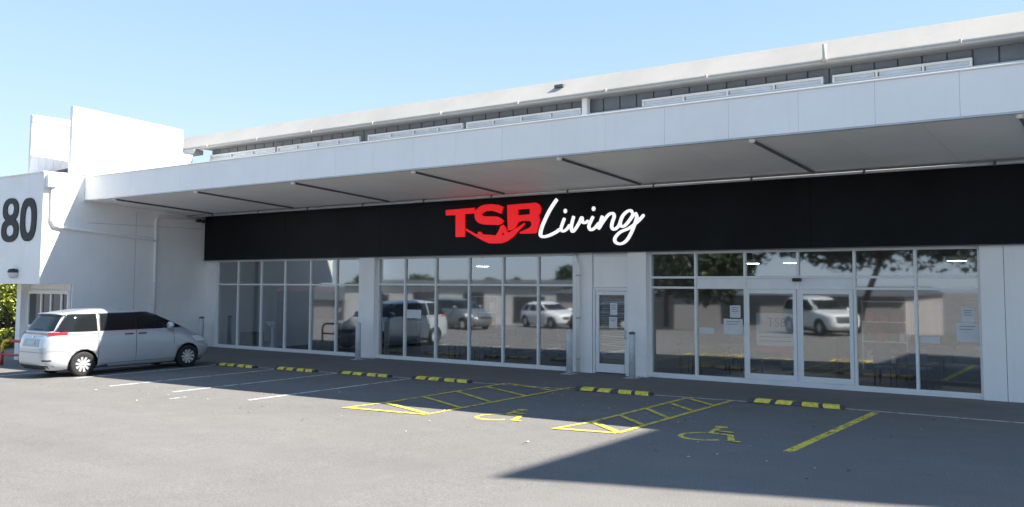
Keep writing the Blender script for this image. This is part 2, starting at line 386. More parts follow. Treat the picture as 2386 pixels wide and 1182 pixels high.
for a, b in zip(bx_[:-1], bx_[1:]):
    n = max(1, round((b - a) / 1.5)); st = (b - a) / n
    for q in range(n):
        u, v = a + q * st + .003, a + (q + 1) * st - .003
        mb = MB(); Y = [YC + .0905, -.95, .015]
        V = []
        for yy in Y: V += [(u, yy, sz(yy)), (v, yy, sz(yy)), (u, yy, sz(yy) + .03), (v, yy, sz(yy) + .03)]
        F = []
        for j in range(2):
            o = 4 * j; F += [(o, o + 1, o + 5, o + 4), (o + 2, o + 6, o + 7, o + 3), (o, o + 4, o + 6, o + 2), (o + 1, o + 3, o + 7, o + 5)]
        F += [(0, 2, 3, 1), (8, 9, 11, 10)]
        mb.add(V, F); mb.build('soffit_panel', SOFF, can)
for b in bx_[1:-1]:
    mb = MB(); ys = [YC + .22, -.97]
    V = []
    for yy in ys:
        z = sz(yy); V += [(b - .021, yy, z - .004), (b + .021, yy, z - .004), (b + .021, yy, z - .05), (b - .021, yy, z - .05)]
    mb.add(V, [(0, 1, 2, 3), (7, 6, 5, 4), (0, 4, 5, 1), (1, 5, 6, 2), (2, 6, 7, 3), (3, 7, 4, 0)])
    mb.build('soffit_beam', STEEL, can)
    MB().lathe([(.0, -.07), (.055, -.06), (.065, -.02), (.06, 0.0)], (b, YC + .16, sz(YC + .16)), 14).build('beam_end_cap', WHITE2, can)
cp = MB().tube([(XW + .05, -.95, 4.845), (.6, -.95, 4.845)], .038, 10).build('conduit', GALV, can)
for q in range(12):
    MB().lathe([(.03, 0), (.055, .0), (.055, .05), (.03, .05)], (XW + 1.6 + q * 2.6, -.95, 4.845), 12, 'x').build('conduit_joint', STEEL, can)
# clerestory cladding and window strips
cl = bpy.data.objects.new('clerestory', None); col.objects.link(cl); cl.parent = store
pm = MB().bbox((.018, -.035, 6.05), (.502, .0, 7.46), .006).mesh('cladding_panel', CLAD)
x = -30.2
while x < 10:
    o = link('cladding_panel', pm, cl); o.location = (x, random.uniform(-.004, .0), 0); x += .52
box('cladding_backing', (-30.25, .001, 6.05), (10.2, .0195, 7.46), STEEL, cl)
for a, b, n in [(-30.2, -26.33, 3), (-26.22, -22.0, 4), (-21.6, -17.5, 4), (-17.36, -13.2, 4), (-11.26, -6.40, 4), (-6.18, -3.16, 3), (-1.2, 3.0, 4)]:
    r = bpy.data.objects.new('window_strip', None); col.objects.link(r); r.parent = store
    t = .05; y0, y1 = -.14, -.04
    box('frame_head', (a, y0, 7.205), (b, y1, 7.262), WHITE2, r, .005); box('frame_sill', (a, y0, 7.07), (b, y1, 7.10), WHITE2, r, .005)
    for k in range(n + 1):
        xx = a + (b - a) * k / n
        box('frame_post', (xx - (t / 2 if 0 < k < n else (0 if k == 0 else t)), y0 + .002, 7.1005), (xx + (t / 2 if 0 < k < n else (t if k == 0 else 0)), y1, 7.2045), WHITE2, r, .004)
    for k in range(n):
        u = a + (b - a) * k / n + .05; v = a + (b - a) * (k + 1) / n - .05
        box('pane', (u, y0 + .05, 7.101), (v, y0 + .058, 7.204), mat('frosted_light', (.60, .67, .73), .25, var=.1, scale=1.5), r)
box('wall_flashing', (-30.2, -.17, 5.98), (10.1, -.0405, 7.066), mat('flashing', (.60, .64, .67), .5, var=.06, scale=1), store, .006)
box('downpipe', (-13.07, -.3, 5.9), (-12.89, -.12, 7.52), WHITE2, store, .02)
# roof with rolled front edge
rf = bpy.data.objects.new('roof', None); col.objects.link(rf); rf.parent = store
prof = [(-.60, 7.505), (-.61, 7.545), (-.585, 7.575), (-.03, 8.13), (.10, 8.165), (.6, 8.25), (2.0, 8.45), (8.0, 9.2)]
x = -32.6; 
while x < 10.1:
    u, v = x, min(x + 2.93, 10.3) - .002
    mb = MB(); n = len(prof); V = [(xx, y, z) for y, z in prof for xx in (u, v)]; U = [(xx, y + .03, z - .05) for y, z in prof for xx in (u, v)]
    mb.add(V, [(2 * i, 2 * i + 1, 2 * i + 3, 2 * i + 2) for i in range(n - 1)], 0, False)
    mb.add(U, [(2 * i, 2 * i + 2, 2 * i + 3, 2 * i + 1) for i in range(n - 1)], 0, True)
    for q in (0, 1): mb.add(V + U, [(2 * i + q, 2 * i + 2 + q, 2 * n + 2 * i + 2 + q, 2 * n + 2 * i + q) for i in range(n - 1)])
    mb.build('roof_sheet', CREAM, rf, fix=False)
    MB().bbox((u - .03, -.66, 7.47), (u + .03, -.50, 7.57), .012).build('gutter_clip', CREAM, rf, fix=False)
    x += 2.93
box('gutter', (-32.6, -.63, 7.445), (10.3, -.44, 7.5), CREAM, rf, .012)
box('eave_soffit', (-30.3, -.44, 7.462), (10.3, .02, 7.485), GUTT, rf)
box('gutter_end_box', (-31.0, -.72, 7.25), (-30.35, -.30, 7.44), mat('grey_trim', (.33, .34, .34), .5), rf, .03)
MB().bbox((-13.95, -.36, 7.86), (-13.65, -.2, 7.95), .01).build('roof_bracket', STEEL, rf, fix=False)
MB().tube([(-6.17, -.70, 7.86), (-6.17, -.71, 7.55), (-6.17, -.70, 7.46)], [.05, .05, .07], 12).build('overflow_pipe', CREAM, rf)
# centre downpipe on the pier
MB().tube([(-13.36, -.12, 3.2), (-13.34, -.2, 3.1), (-13.28, -.22, 2.95), (-13.24, -.2, 2.85), (-13.24, -.2, .03)], .055, 14).build('downpipe', WHITE2, store)
for z in (.35, 1.45, 2.6): MB().lathe([(.056, 0), (.068, .0), (.068, .04), (.056, .04)], (-13.24, -.2, z), 14).build('pipe_clip', GALV, store)

# ------------------------------------------------------------------ shop sign
sign = thing('shop_sign', 'long black sign band with red TSB and white script Living letters above the shop windows', 'sign', (0, 0, 0))
xs = XW + .06
while xs < .5:
    x2 = min(xs + 4.7, .6); box('sign_board', (xs, -.235, 3.24), (x2 - .004, .015, 4.925), BLACK, sign, .003); xs = x2
box('sign_edge', (XW - .0 + .02, -.262, 3.215), (.6, -.2, 3.2395), STEEL, sign)
T = [(-18.01, 4.611), (-16.86, 4.633), (-16.859, 4.466), (-17.247, 4.461), (-17.239, 3.778), (-17.598, 3.782), (-17.607, 4.447), (-17.996, 4.448)]
S = [(-15.788, 4.608), (-15.869, 4.41), (-16.032, 4.468), (-16.25, 4.52), (-16.451, 4.509), (-16.58, 4.454), (-16.594, 4.406), (-16.542, 4.366), (-16.03, 4.34), (-15.868, 4.277), (-15.771, 4.195), (-15.867, 4.113), (-15.985, 4.089), (-16.539, 4.125), (-16.706, 4.171), (-16.819, 4.256), (-16.865, 4.373), (-16.855, 4.489), (-16.785, 4.587), (-16.656, 4.667), (-16.471, 4.708), (-16.215, 4.71), (-15.979, 4.679)]
B = [(-15.646, 4.657), (-14.631, 4.676), (-14.512, 4.624), (-14.444, 4.524), (-14.454, 4.401), (-14.528, 4.308), (-14.484, 4.183), (-14.527, 4.034), (-14.6, 3.822), (-14.661, 3.805), (-15.177, 3.814), (-15.194, 3.856), (-14.833, 3.975), (-14.765, 4.042), (-14.772, 4.111), (-14.834, 4.169), (-15.162, 4.172), (-15.266, 4.129), (-15.3, 4.032), (-15.422, 3.947), (-15.616, 3.917)]
BH = [(-15.258, 4.511), (-14.835, 4.514), (-14.824, 4.353), (-15.257, 4.343)]
W = [(-17.219, 4.033), (-16.758, 3.822), (-16.722, 3.908), (-16.629, 3.911), (-16.555, 3.831), (-16.316, 3.816), (-16.062, 3.789), (-15.973, 3.885), (-15.884, 4.052), (-15.795, 4.091), (-15.705, 4.018), (-15.615, 3.846), (-15.492, 3.899), (-15.3, 3.977), (-15.04, 4.112), (-14.998, 4.083), (-15.212, 3.918), (-15.421, 3.729), (-15.667, 3.595), (-15.88, 3.55), (-16.314, 3.563), (-16.535, 3.645), (-16.832, 3.781), (-17.192, 3.965)]
WH = [(-15.794, 3.914), (-15.739, 3.794), (-15.839, 3.791)]
LIV = {'L': [[(-13.902, 4.739), (-13.994, 4.64), (-14.16, 4.43), (-14.309, 4.19), (-14.409, 4.002), (-14.465, 3.84), (-14.458, 3.744), (-14.364, 3.706), (-14.191, 3.729), (-13.959, 3.812), (-13.812, 3.896)]], 'i': [[(-13.649, 4.206), (-13.74, 4.007), (-13.769, 3.9), (-13.704, 3.839), (-13.584, 3.889), (-13.471, 4.011)], [(-13.627, 4.396), (-13.62, 4.396)]], 'v': [[(-13.343, 4.247), (-13.407, 4.049), (-13.426, 3.903), (-13.375, 3.821), (-13.272, 3.911), (-13.151, 4.08), (-13.082, 4.197), (-13.056, 4.076), (-12.977, 4.047), (-12.867, 4.104)]], 'i2': [[(-12.711, 4.214), (-12.82, 4.028), (-12.852, 3.924), (-12.78, 3.848), (-12.665, 3.897), (-12.525, 4.031)], [(-12.701, 4.419), (-12.695, 4.419)]], 'n': [[(-12.417, 4.218), (-12.488, 4.03), (-12.541, 3.874), (-12.402, 4.053), (-12.234, 4.229), (-12.103, 4.268), (-12.052, 4.183), (-12.11, 4.029), (-12.128, 3.9), (-12.053, 3.838), (-11.933, 3.906), (-11.872, 3.995)]], 'g': [[(-11.486, 4.263), (-11.559, 4.322), (-11.677, 4.284), (-11.797, 4.173), (-11.869, 3.995), (-11.813, 3.91), (-11.694, 3.95), (-11.53, 4.124), (-11.441, 4.261)], [(-11.412, 4.259), (-11.36, 4.142), (-11.414, 3.979), (-11.532, 3.727), (-11.681, 3.526), (-11.859, 3.448), (-12.009, 3.496), (-12.024, 3.612), (-11.858, 3.762), (-11.591, 3.857), (-11.326, 4.026), (-11.136, 4.197)]]}
onsign = lambda u, v, d: (u, -.262 + d, v)
for nm, loops in (('letter', [T]), ('letter', [S]), ('letter', [B, BH]), ('logo_figure', [W, WH])):
    flat_shape(nm, loops, .055, REDL, sign, onsign)
for k, strokes in LIV.items():
    mb = MB()
    for s in strokes:
        dot = len(s) == 2
        P = [(s[0][0], -.262, s[0][1] - .045), (s[0][0], -.262, s[0][1] + .045)] if dot else catmull([(a, -.262, b) for a, b in s], 7)
        n = len(P)
        if dot:
            c = Vector((s[0][0], -.262, s[0][1])); P = [c + Vector((0, 0, h)) for h in (-.062, -.045, 0, .045, .062)]; rad = [.02, .048, .064, .048, .02]
        else:
            base = .066 if k == 'L' else .056
            rad = []
            for i in range(n):
                t = (P[min(i + 1, n - 1)] - P[max(i - 1, 0)]).normalized()
                rad.append(base * (.62 + .38 * abs(t.z)))
            rad[0] *= .75; rad[-1] *= .6
        mb.tube(P, rad, 10, sq=.45, sqdir=(0, 1, 0))
    mb.build('letter', WHTL, sign)

# ------------------------------------------------------------------ left wing building with number 80
wing = thing('wing_building', 'white side building with the number 80 and a tall parapet', 'building')
box('wall', (-33.25, -5.0, -.8), (XW, 8, 6.0), WHITE, wing)
box('overhang_block', (-46, -6.05, 2.365), (XW + .002, -5.001, 6.0), WHITE, wing)
box('block_coping', (-46, -6.09, 6.001), (XW + .03, -5.0, 6.05), WHITE2, wing, .006)
box('wall_joint_cover', (XW + .0005, -5.06, .0), (XW + .006, -5.04, 2.36), GALV, wing)
box('parapet_wall', (XW - .17, -5.22, 6.0515), (XW + .012, -1.22, 8.06), WHITE2, wing)
mb = MB(); mb.add([(XW - .17, -5.22, 8.0605), (XW + .012, -5.22, 8.0605), (XW + .012, -1.22, 8.0605), (XW - .17, -1.22, 8.0605), (XW - .17, -5.22, 8.34), (XW + .012, -5.22, 8.34), (XW + .012, -1.22, 8.09), (XW - .17, -1.22, 8.09)], [(0, 3, 2, 1), (4, 5, 6, 7), (0, 1, 5, 4), (1, 2, 6, 5), (2, 3, 7, 6), (3, 0, 4, 7)])
mb.build('parapet_top', WHITE2, wing)
box('parapet_wall', (-32.05, -5.75, 6.0515), (-31.9, -2.0, 8.12), WHITE2, wing)
for q in range(14): box('parapet_rib', (-31.8995, -5.5 + q * .25, 6.2), (-31.882, -5.46 + q * .25, 7.85), WHITE2, wing)
box('parapet_trim', (-31.8995, -5.75, 7.87), (-31.86, -2.0, 8.1), WHITE2, wing, .006)
MB().tube([(-31.85, -5.2, 6.1), (-30.5, -3.4, 6.75)], .09, 8).build('parapet_brace', STEEL, wing)
box('roof_curb', (-31.0, -1.18, 6.05), (-30.35, -.75, 7.2), WHITE2, wing, .01)
box('side_wall_seam', (XW + .0005, -2.9, .02), (XW + .004, -2.885, 4.9), GALV, wing)
box('side_wall_seam', (XW + .0005, -4.6, 4.42), (XW + .004, -.3, 4.435), GALV, wing)
# digits on the front of the block
on80 = lambda u, v, d: (u, -6.066 + d, v)
flat_shape('digit', [ring(-32.42, 4.86, .55, .40), ring(-32.42, 4.88, .24, .20)], .03, DIGIT, wing, on80)
flat_shape('digit', [ring(-32.42, 4.17, .60, .40), ring(-32.42, 4.16, .27, .19)], .034, DIGIT, wing, on80)
flat_shape('digit', [ring(-31.18, 4.49, .54, .72, ex=2.5), ring(-31.18, 4.49, .22, .45, ex=2.4)], .03, DIGIT, wing, on80)
wl = MB(); wl.lathe([(0, .16), (.13, .13), (.16, .05), (.16, .02), (.0, .02)], (-31.86, -6.16, 2.72), 16)
wl.bbox((-31.95, -6.1, 2.62), (-31.77, -6.052, 2.86), .01); wl.build('wall_lamp', mat('lamp_black', (.03, .032, .035), .5), wing)
MB().lathe([(.15, .02), (.14, -.08), (.09, -.16), (0, -.18)], (-31.86, -6.16, 2.72), 16).build('lamp_bowl', mat('lamp_glass', (.6, .64, .68), .2), wing)
# ground-floor window set back below the block
wr = bpy.data.objects.new('window', None); col.objects.link(wr); wr.parent = wing
box('window_frame', (-33.1, -5.09, 2.02), (-30.42, -5.001, 2.14), WHITE2, wr, .006); box('window_frame', (-33.1, -5.09, .85), (-30.42, -5.001, .95), WHITE2, wr, .006)
wxs = [-33.1, -32.2, -31.55, -30.85, -30.42]
for a in wxs: box('window_frame', (a - .04, -5.085, .9505), (a + .04, -5.001, 2.0195), WHITE2, wr, .006)
for a, b in zip(wxs[:-1], wxs[1:]): box('pane', (a + .04, -5.04, .95), (b - .04, -5.03, 2.02), mat('dark_window', (.03, .04, .05), .05, spec=1.0), wr)
box('corner_post', (-33.45, -5.3, -.6), (-33.15, -5.002, 2.364), WHITE2, wing, .006)
# rain head and pipes on the side wall
PX_ = XW + .07
MB().bbox((XW + .003, -6.0, 5.52), (XW + .2, -5.68, 5.96), .02).build('rain_head', WHITE2, wing, fix=False)
MB().tube([(PX_, -5.8, 5.55), (PX_, -5.79, 4.45), (PX_, -5.7, 4.28), (PX_, -5.5, 4.23), (PX_, -2.35, 3.96), (PX_, -2.2, 3.9)], .05, 12).build('drain_pipe', WHITE2, wing)
MB().tube([(PX_, -.25, 4.80), (PX_, -2.0, 4.79), (PX_, -2.13, 4.77), (PX_, -2.19, 4.68), (PX_, -2.2, 4.55), (PX_, -2.16, -.2)], .052, 12).build('drain_pipe', WHITE2, wing)
for yy, z in ((-2.19, 3.92), (-2.18, 2.4), (-2.165, 1.0)): MB().lathe([(.055, 0), (.07, 0), (.07, .06), (.055, .06)], (PX_, yy, z), 12).build('pipe_clip', WHITE2, wing)
fl = MB(); fl.bbox((XW + .02, -.62, 4.66), (XW + .16, -.44, 4.78), .015); fl.bbox((XW + .02, -.36, 4.64), (XW + .18, -.22, 4.77), .015); fl.tube([(XW + .003, -.4, 4.72), (XW + .1, -.4, 4.72)], .03)
fl.build('security_light', mat('lamp_black', (.03, .032, .035), .5), wing)

# ------------------------------------------------------------------ unseen block, added and shaped to cast the shadow from the right
nb_ = thing('shadow_block', 'unseen tall plain block added outside the view on the right to cast the car park shadow', 'building')
H = 20.0; cx, cy = -7.2 + SUNR[0] * H, -11.37 + SUNR[1] * H
c16, s16 = math.cos(R(16.2)), math.sin(R(16.2))
P = [(cx, cy), (cx + 16 * c16, cy + 16 * s16), (cx + 16, 9.0), (cx, 9.0)]
mb = MB(); mb.add([(a, b, z) for z in (0, H) for a, b in P], [(3, 2, 1, 0), (4, 5, 6, 7), (0, 1, 5, 4), (1, 2, 6, 5), (2, 3, 7, 6), (3, 0, 4, 7)])
mb.build('wall', mat('block_render', (.72, .70, .67), .8, var=.08), nb_)  # pale wall colour, chosen to bounce light

# ------------------------------------------------------------------ bollards, wheel stops, rail
BOL = mat('bollard_paint', (.60, .63, .65), .45, var=.08, scale=5)
def bollard(x, y, label, cap):
    t = thing('bollard', label, 'bollard', (x, y, GZ(x, y)), group='bollards along the shop front')
    MB().lathe([(.0, 1.13), (.082, 1.13), (.086, 1.12), (.086, .02), (.0, .02)], n=18).build('post', BOL, t)
    mb = MB().lathe([(.0, 1.185), (.05, 1.18), (.085, 1.155), (.09, 1.13), (.087, 1.115)], n=18); mb.build('cap', BOL if not cap else STEEL, t)
    MB().bbox((-.17, -.17, 0), (.17, .17, .02), .004).build('base_plate', GALV, t, fix=False)
    for a in (-.13, .13):
        for b in (-.13, .13): MB().lathe([(0, .042), (.016, .04), (.016, .018)], (a, b, 0), 6).build('bolt', STEEL, t)
bollard(-29.72, -.6, 'grey bollard in front of the white wall beyond the van bonnet', True)
bollard(-21.35, -.62, 'grey bollard beside the pier between the two left window bays', False)
bollard(-13.27, -.58, 'pale bollard in front of the downpipe left of the narrow door', False)
bollard(-11.35, -.56, 'grey bollard right of the narrow glass door', True)
def wheel_stop(x0, x1, label):
    L = x1 - x0 + .34; t = thing('wheel_stop', label, 'wheel stop', ((x0 + x1) / 2, ends((x0 + x1) / 2), GZ((x0 + x1) / 2, -3.3)), .0075 + random.uniform(-.025, .025), 'yellow striped wheel stops')
    pr = [(-.10, .004), (-.09, .035), (-.05, .078), (.05, .078), (.09, .035), (.10, .004)]
    mb = MB(); V = [(sx * L / 2, a, b) for sx in (-1, 1) for a, b in pr]; n = 6
    mb.add(V, [(k, (k + 1) % n, n + (k + 1) % n, n + k) for k in range(n)] + [tuple(range(n)), tuple(range(2 * n - 1, n - 1, -1))]); mb.build('body', RUB, t)
    w = x1 - x0
    for a, sk in ((-.5, .07), (-.22, .07), (.10, -.04), (.36, -.07)):
        u, v = a * w, a * w + .205 * w
        mb = MB(); q = [(-.0985, .012), (-.091, .037), (-.052, .082), (.052, .082), (.093, .037)]
        V = []
        for j, (yy, zz) in enumerate(q):
            s = sk * (j / 4 - .5); yo = -.003 if yy < -.05 else (.003 if yy > .05 else 0)
            V += [(u + s, yy + yo, zz), (v + s, yy + yo, zz)]
        mb.add(V, [(2 * i, 2 * i + 1, 2 * i + 3, 2 * i + 2) for i in range(4)]); mb.build('stripe', YEL, t)
for x0, x1, lb in [(-24.65, -23.15, 'yellow striped wheel stop nearest the van'), (-21.85, -20.45, 'yellow striped wheel stop in the second bay from the van'), (-19.1, -17.5, 'yellow striped wheel stop in the third bay from the van'),
                   (-16.3, -14.72, 'yellow striped wheel stop just left of the wider yellow hatching'), (-11.18, -9.55, 'yellow striped wheel stop between the two hatched strips'), (-6.97, -5.35, 'yellow striped wheel stop in front of the sliding doors, nearest the camera')]:
    wheel_stop(x0, x1, lb)
rl = thing('barrier_rail', 'red and yellow tubular barrier rail behind the van', 'rail', (0, 0, 0))
ry = -6.55; rl.location = (-1.85, 0, -.255)
MB().tube([(-29.6, ry, .0), (-29.6, ry, .42)], .045).build('post', RED, rl)
MB().tube([(-29.6, ry, .421), (-29.59, ry, .62), (-29.5, ry, .76), (-29.36, ry, .80), (-29.1, ry, .80)], .047).build('rail_bend', RYEL, rl)
MB().tube([(-29.099, ry, .80), (-27.4, ry, .80)], .045).build('top_rail', RED, rl)
MB().tube([(-29.55, ry, .36), (-27.4, ry, .36)], .038).build('mid_rail', RED, rl)
MB().tube([(-27.4, ry, 0), (-27.4, ry, .84)], .045).build('post', RED, rl)

# ------------------------------------------------------------------ cars
def interp(tab, z):
    if z <= tab[0][0]: return tab[0][1]
    for (a, p), (b, q) in zip(tab[:-1], tab[1:]):
        if z <= b:
            t = (z - a) / (b - a); return p + (q - p) * t
    return tab[-1][1]
TYRE = mat('tyre', (.018, .018, .02), .8, var=.15, scale=12); RIM = mat('alloy', (.74, .75, .76), .3, metal=.5)
DARK = mat('under_black', (.008, .008, .009), .8); PLAST = mat('grey_plastic', (.03, .03, .033), .6)
CHROME = mat('chrome', (.8, .8, .8), .12, metal=1); LAMPR = mat('lamp_red', (.55, .012, .02), .18, coat=.5); LAMPW = mat('lamp_clear', (.75, .76, .78), .1, coat=.5)
SEAM = mat('seam', (.05, .052, .055), .7); PLATE = mat('plate', (.55, .58, .58), .5); SEAT = mat('seat', (.12, .12, .125), .8)
MPV = dict(front=[(.2, 2.25), (.32, 2.36), (.5, 2.42), (.66, 2.40), (.78, 2.31), (.88, 2.14), (.96, 1.98), (1.03, 1.84), (1.10, 1.70), (1.2, 1.50), (1.35, 1.18), (1.5, .84), (1.6, .58), (1.67, .33), (1.71, .05), (1.735, -.35)],
           rear=[(.2, -2.30), (.3, -2.38), (.45, -2.43), (.8, -2.42), (1.0, -2.37), (1.12, -2.31), (1.3, -2.20), (1.5, -2.07), (1.6, -1.98), (1.66, -1.86), (1.71, -1.6), (1.735, -1.2)],
           W=[(.2, .76), (.28, .84), (.4, .885), (.6, .90), (.8, .90), (.95, .895), (1.05, .885), (1.15, .868), (1.2, .853), (1.35, .81), (1.5, .76), (1.6, .72), (1.66, .665), (1.7, .58), (1.72, .47), (1.735, .33)],
           zt=1.735, n=5.5, axles=(-1.49, 1.49), wr=.325)
SUV = dict(front=[(.3, 2.2), (.45, 2.34), (.7, 2.36), (.95, 2.30), (1.05, 2.1), (1.12, 1.45), (1.18, 1.15), (1.35, .92), (1.6, .55), (1.72, .3), (1.79, -.1)],
           rear=[(.3, -2.2), (.5, -2.33), (.9, -2.33), (1.15, -2.3), (1.5, -2.15), (1.65, -2.05), (1.75, -1.8), (1.79, -1.4)],
           W=[(.3, .8), (.45, .92), (.9, .93), (1.1, .90), (1.4, .83), (1.62, .75), (1.74, .62), (1.79, .4)], zt=1.79, n=6, axles=(-1.4, 1.42), wr=.38)
HATCH = dict(front=[(.2, 1.9), (.35, 2.03), (.6, 2.05), (.78, 1.95), (.88, 1.6), (.95, 1.15), (1.1, .85), (1.3, .45), (1.4, .15), (1.46, -.25)],
             rear=[(.2, -1.95), (.4, -2.05), (.8, -2.04), (.95, -1.98), (1.2, -1.75), (1.38, -1.5), (1.46, -1.1)],
             W=[(.2, .76), (.35, .85), (.7, .86), (.9, .83), (1.15, .74), (1.36, .62), (1.46, .35)], zt=1.46, n=5, axles=(-1.28, 1.3), wr=.31)
def car(name, label, spec, paint, loc, rz, group=None, detail=True):
    t = thing(name, label, 'van' if 'van' in name else 'car', (loc[0], loc[1], loc[2] or GZ(loc[0], loc[1])), rz, group)
    fr, re, Wt, zt, n, ax, wr = (spec[k] for k in ('front', 'rear', 'W', 'zt', 'n', 'axles', 'wr'))
    z0 = fr[0][0]
    # smooth the tables by averaging
    def sm(tab):
        return lambda z: sum(interp(tab, min(max(z + d, tab[0][0]), tab[-1][0])) for d in (-.035, -.018, 0, .018, .035)) / 5
    Ff, Rr, Ww = sm(fr), sm(re), sm(Wt)
    def side_x(y, z):
        f, r = Ff(z), Rr(z); c, h = (f + r) / 2, (f - r) / 2; s = min(.9999, abs(y - c) / h)
        nn = n * (1.25 if y < c else .75)
        return Ww(z) * (1 - s ** nn) ** (1 / nn)
    def end_y(x, z, front):
        f, r = Ff(z), Rr(z); c, h = (f + r) / 2, (f - r) / 2; nn = n * (.75 if front else 1.25)
        s = min(.9999, abs(x) / Ww(z)); return c + (h if front else -h) * (1 - s ** nn) ** (1 / nn)
    nz, na = 46, 96
    zs = [z0 + (zt - z0) * (1 - (1 - k / (nz - 1)) ** 1.25) for k in range(nz)]
    V = []; 
    for z in zs:
        f, r, w_ = Ff(z), Rr(z), Ww(z); c, h = (f + r) / 2, (f - r) / 2
        for k in range(na):
            th = 2 * math.pi * k / na; cs, sn = math.cos(th), math.sin(th); nn = n * (.75 if sn > 0 else 1.25)
            V.append((w_ * math.copysign(abs(cs) ** (2 / nn), cs), c + h * math.copysign(abs(sn) ** (2 / nn), sn), z))
    F = [(i * na + k, i * na + (k + 1) % na, (i + 1) * na + (k + 1) % na, (i + 1) * na + k) for i in range(nz - 1) for k in range(na)]
    # roof cap: shrink rings to a crowned top
    base = (nz - 1) * na; cy_ = (Ff(zt) + Rr(zt)) / 2
    for q, (sc, dz) in enumerate(((.75, .010), (.45, .016), (.0, .019))):
        o = len(V)
        if sc:
            for k in range(na):
                p = V[base + k]; V.append((p[0] * sc, cy_ + (p[1] - cy_) * sc, zt + dz))
            pb = base if q == 0 else o - na
            F += [(pb + k, pb + (k + 1) % na, o + (k + 1) % na, o + k) for k in range(na)]
        else:
            V.append((0, cy_, zt + dz)); F += [(o - na + k, o - na + (k + 1) % na, o) for k in range(na)]
    F.append(tuple(range(na))[::-1])
    mb = MB(); mb.add(V, F, 0, True); mb.sm[-1] = False
    body = mb.build('body', [paint, DARK], t)
    # wheel arches cut out of the body
    cut = MB()
    for sx in (-1, 1):
        for a in ax:
            pr = [(0, sx * .55), (wr + .055, sx * .55), (wr + .055, sx * 1.1), (0, sx * 1.1)]
            cut.lathe(pr, (0, a, wr + .0), 36, 'x')
    cm = cut.mesh('cut', [DARK]); bm = bmesh.new(); bm.from_mesh(cm); bmesh.ops.remove_doubles(bm, verts=bm.verts[:], dist=1e-5); bmesh.ops.recalc_face_normals(bm, faces=bm.faces[:]); bm.to_mesh(cm); bm.free()
    cm.materials.clear(); cm.materials.append(paint); cm.materials.append(DARK)
    for p in cm.polygons: p.material_index = 1; p.use_smooth = False
    co = bpy.data.objects.new('cut', cm); col.objects.link(co)
    body.parent = None
    md = body.modifiers.new('b', 'BOOLEAN'); md.operation = 'DIFFERENCE'; md.object = co; md.solver = 'EXACT'
    dg = bpy.context.evaluated_depsgraph_get(); nm_ = bpy.data.meshes.new_from_object(body.evaluated_get(dg))
    body.modifiers.clear(); body.data = nm_; body.parent = t; bpy.data.objects.remove(co)
    # surface patches a few millimetres proud of the body
    def patch(nm, poly, m, side, par=t, off=.005, nu=10, nv=8, smooth=True):
        # poly: (u0,u1) bottom, (u0,u1) top, z bottom, z top
        (a0, a1), (b0, b1), za, zb = poly; mb = MB(); V = []; F = []
        for j in range(nv + 1):
            s = j / nv; z = za + (zb - za) * s
            for i in range(nu + 1):
                r = i / nu; u = (a0 + (b0 - a0) * s) * (1 - r) + (a1 + (b1 - a1) * s) * r
                if side in ('L', 'R'): x_ = side_x(u, z) + off; V.append((x_ if side == 'R' else -x_, u, z + off * .3))
                elif side == 'B': V.append((u, end_y(u, z, False) - off, z + off * .4))
                else: V.append((u, end_y(u, z, True) + off, z + off * .6))
        for j in range(nv):
            for i in range(nu): F.append((j * (nu + 1) + i, j * (nu + 1) + i + 1, (j + 1) * (nu + 1) + i + 1, (j + 1) * (nu + 1) + i))
        mb.add(V, F, 0, smooth); return mb.build(nm, m, par)
    DG = mat('car_window', (.012, .014, .016), .03, spec=.45)
    if spec is MPV:
        for s in 'LR':
            patch('window_surround', ((-2.20, 1.44), (-1.86, .46), 1.165, 1.635), mat('window_black', (.012, .012, .013), .3), s, off=.004, nu=30)
            patch('side_window', ((-2.17, -1.16), (-1.84, -1.14), 1.185, 1.615), DG, s, off=.008)
            patch('side_window', ((-1.06, -.13), (-1.04, -.15), 1.185, 1.615), DG, s, off=.008)
            patch('side_window', ((-.04, .86), (-.06, .38), 1.185, 1.615), DG, s, off=.008)
            patch('side_window', ((.90, 1.37), (.56, .60), 1.185, 1.53), DG, s, off=.008)
            patch('pillar', ((-1.145, -1.10), (-1.125, -1.08), 1.17, 1.63), paint, s, off=.009, nu=3)
            patch('door_seam', ((-1.13, -1.115), (-1.13, -1.115), .34, 1.165), SEAM, s, off=.003, nu=1)
            patch('door_seam', ((-.095, -0.080), (-.095, -0.080), .3, 1.165), SEAM, s, off=.003, nu=1)
            patch('door_seam', ((1.02, 1.035), (1.02, 1.035), .72, 1.165), SEAM, s, off=.003, nu=1)
            patch('sill_seam', ((-1.06, 1.06), (-1.06, 1.06), .30, .308), SEAM, s, off=.003, nu=20, nv=1)
            patch('slide_rail', ((-2.2, -1.13), (-2.2, -1.13), 1.10, 1.112), SEAM, s, off=.003, nu=12, nv=1)
            patch('side_moulding', ((-1.0, 1.0), (-1.0, 1.0), .395, .43), paint, s, off=.014, nu=20, nv=2)
            for y in (-.30, .08):
                sg = 1 if s == 'R' else -1; xx = side_x(y, 1.05) * sg
                h_ = MB().tube([(xx, y - .11, 1.055), (xx + sg * .03, y - .07, 1.06), (xx + sg * .03, y + .07, 1.06), (xx, y + .11, 1.055)], .016, 8); h_.build('door_handle', PLAST, t)
            sg = 1 if s == 'R' else -1; xm = side_x(.9, 1.22) * sg
            m_ = MB(); m_.lathe([(0, -.13), (.07, -.12), (.1, -.05), (.1, .02), (.085, .10), (0, .13)], (0, 0, 0), 16, 'x')
            m_.v = [(xm + sg * .12 + v[0], .88 + v[1] * .75, 1.24 + v[2]) for v in m_.v]; m_.build('mirror', paint, t)
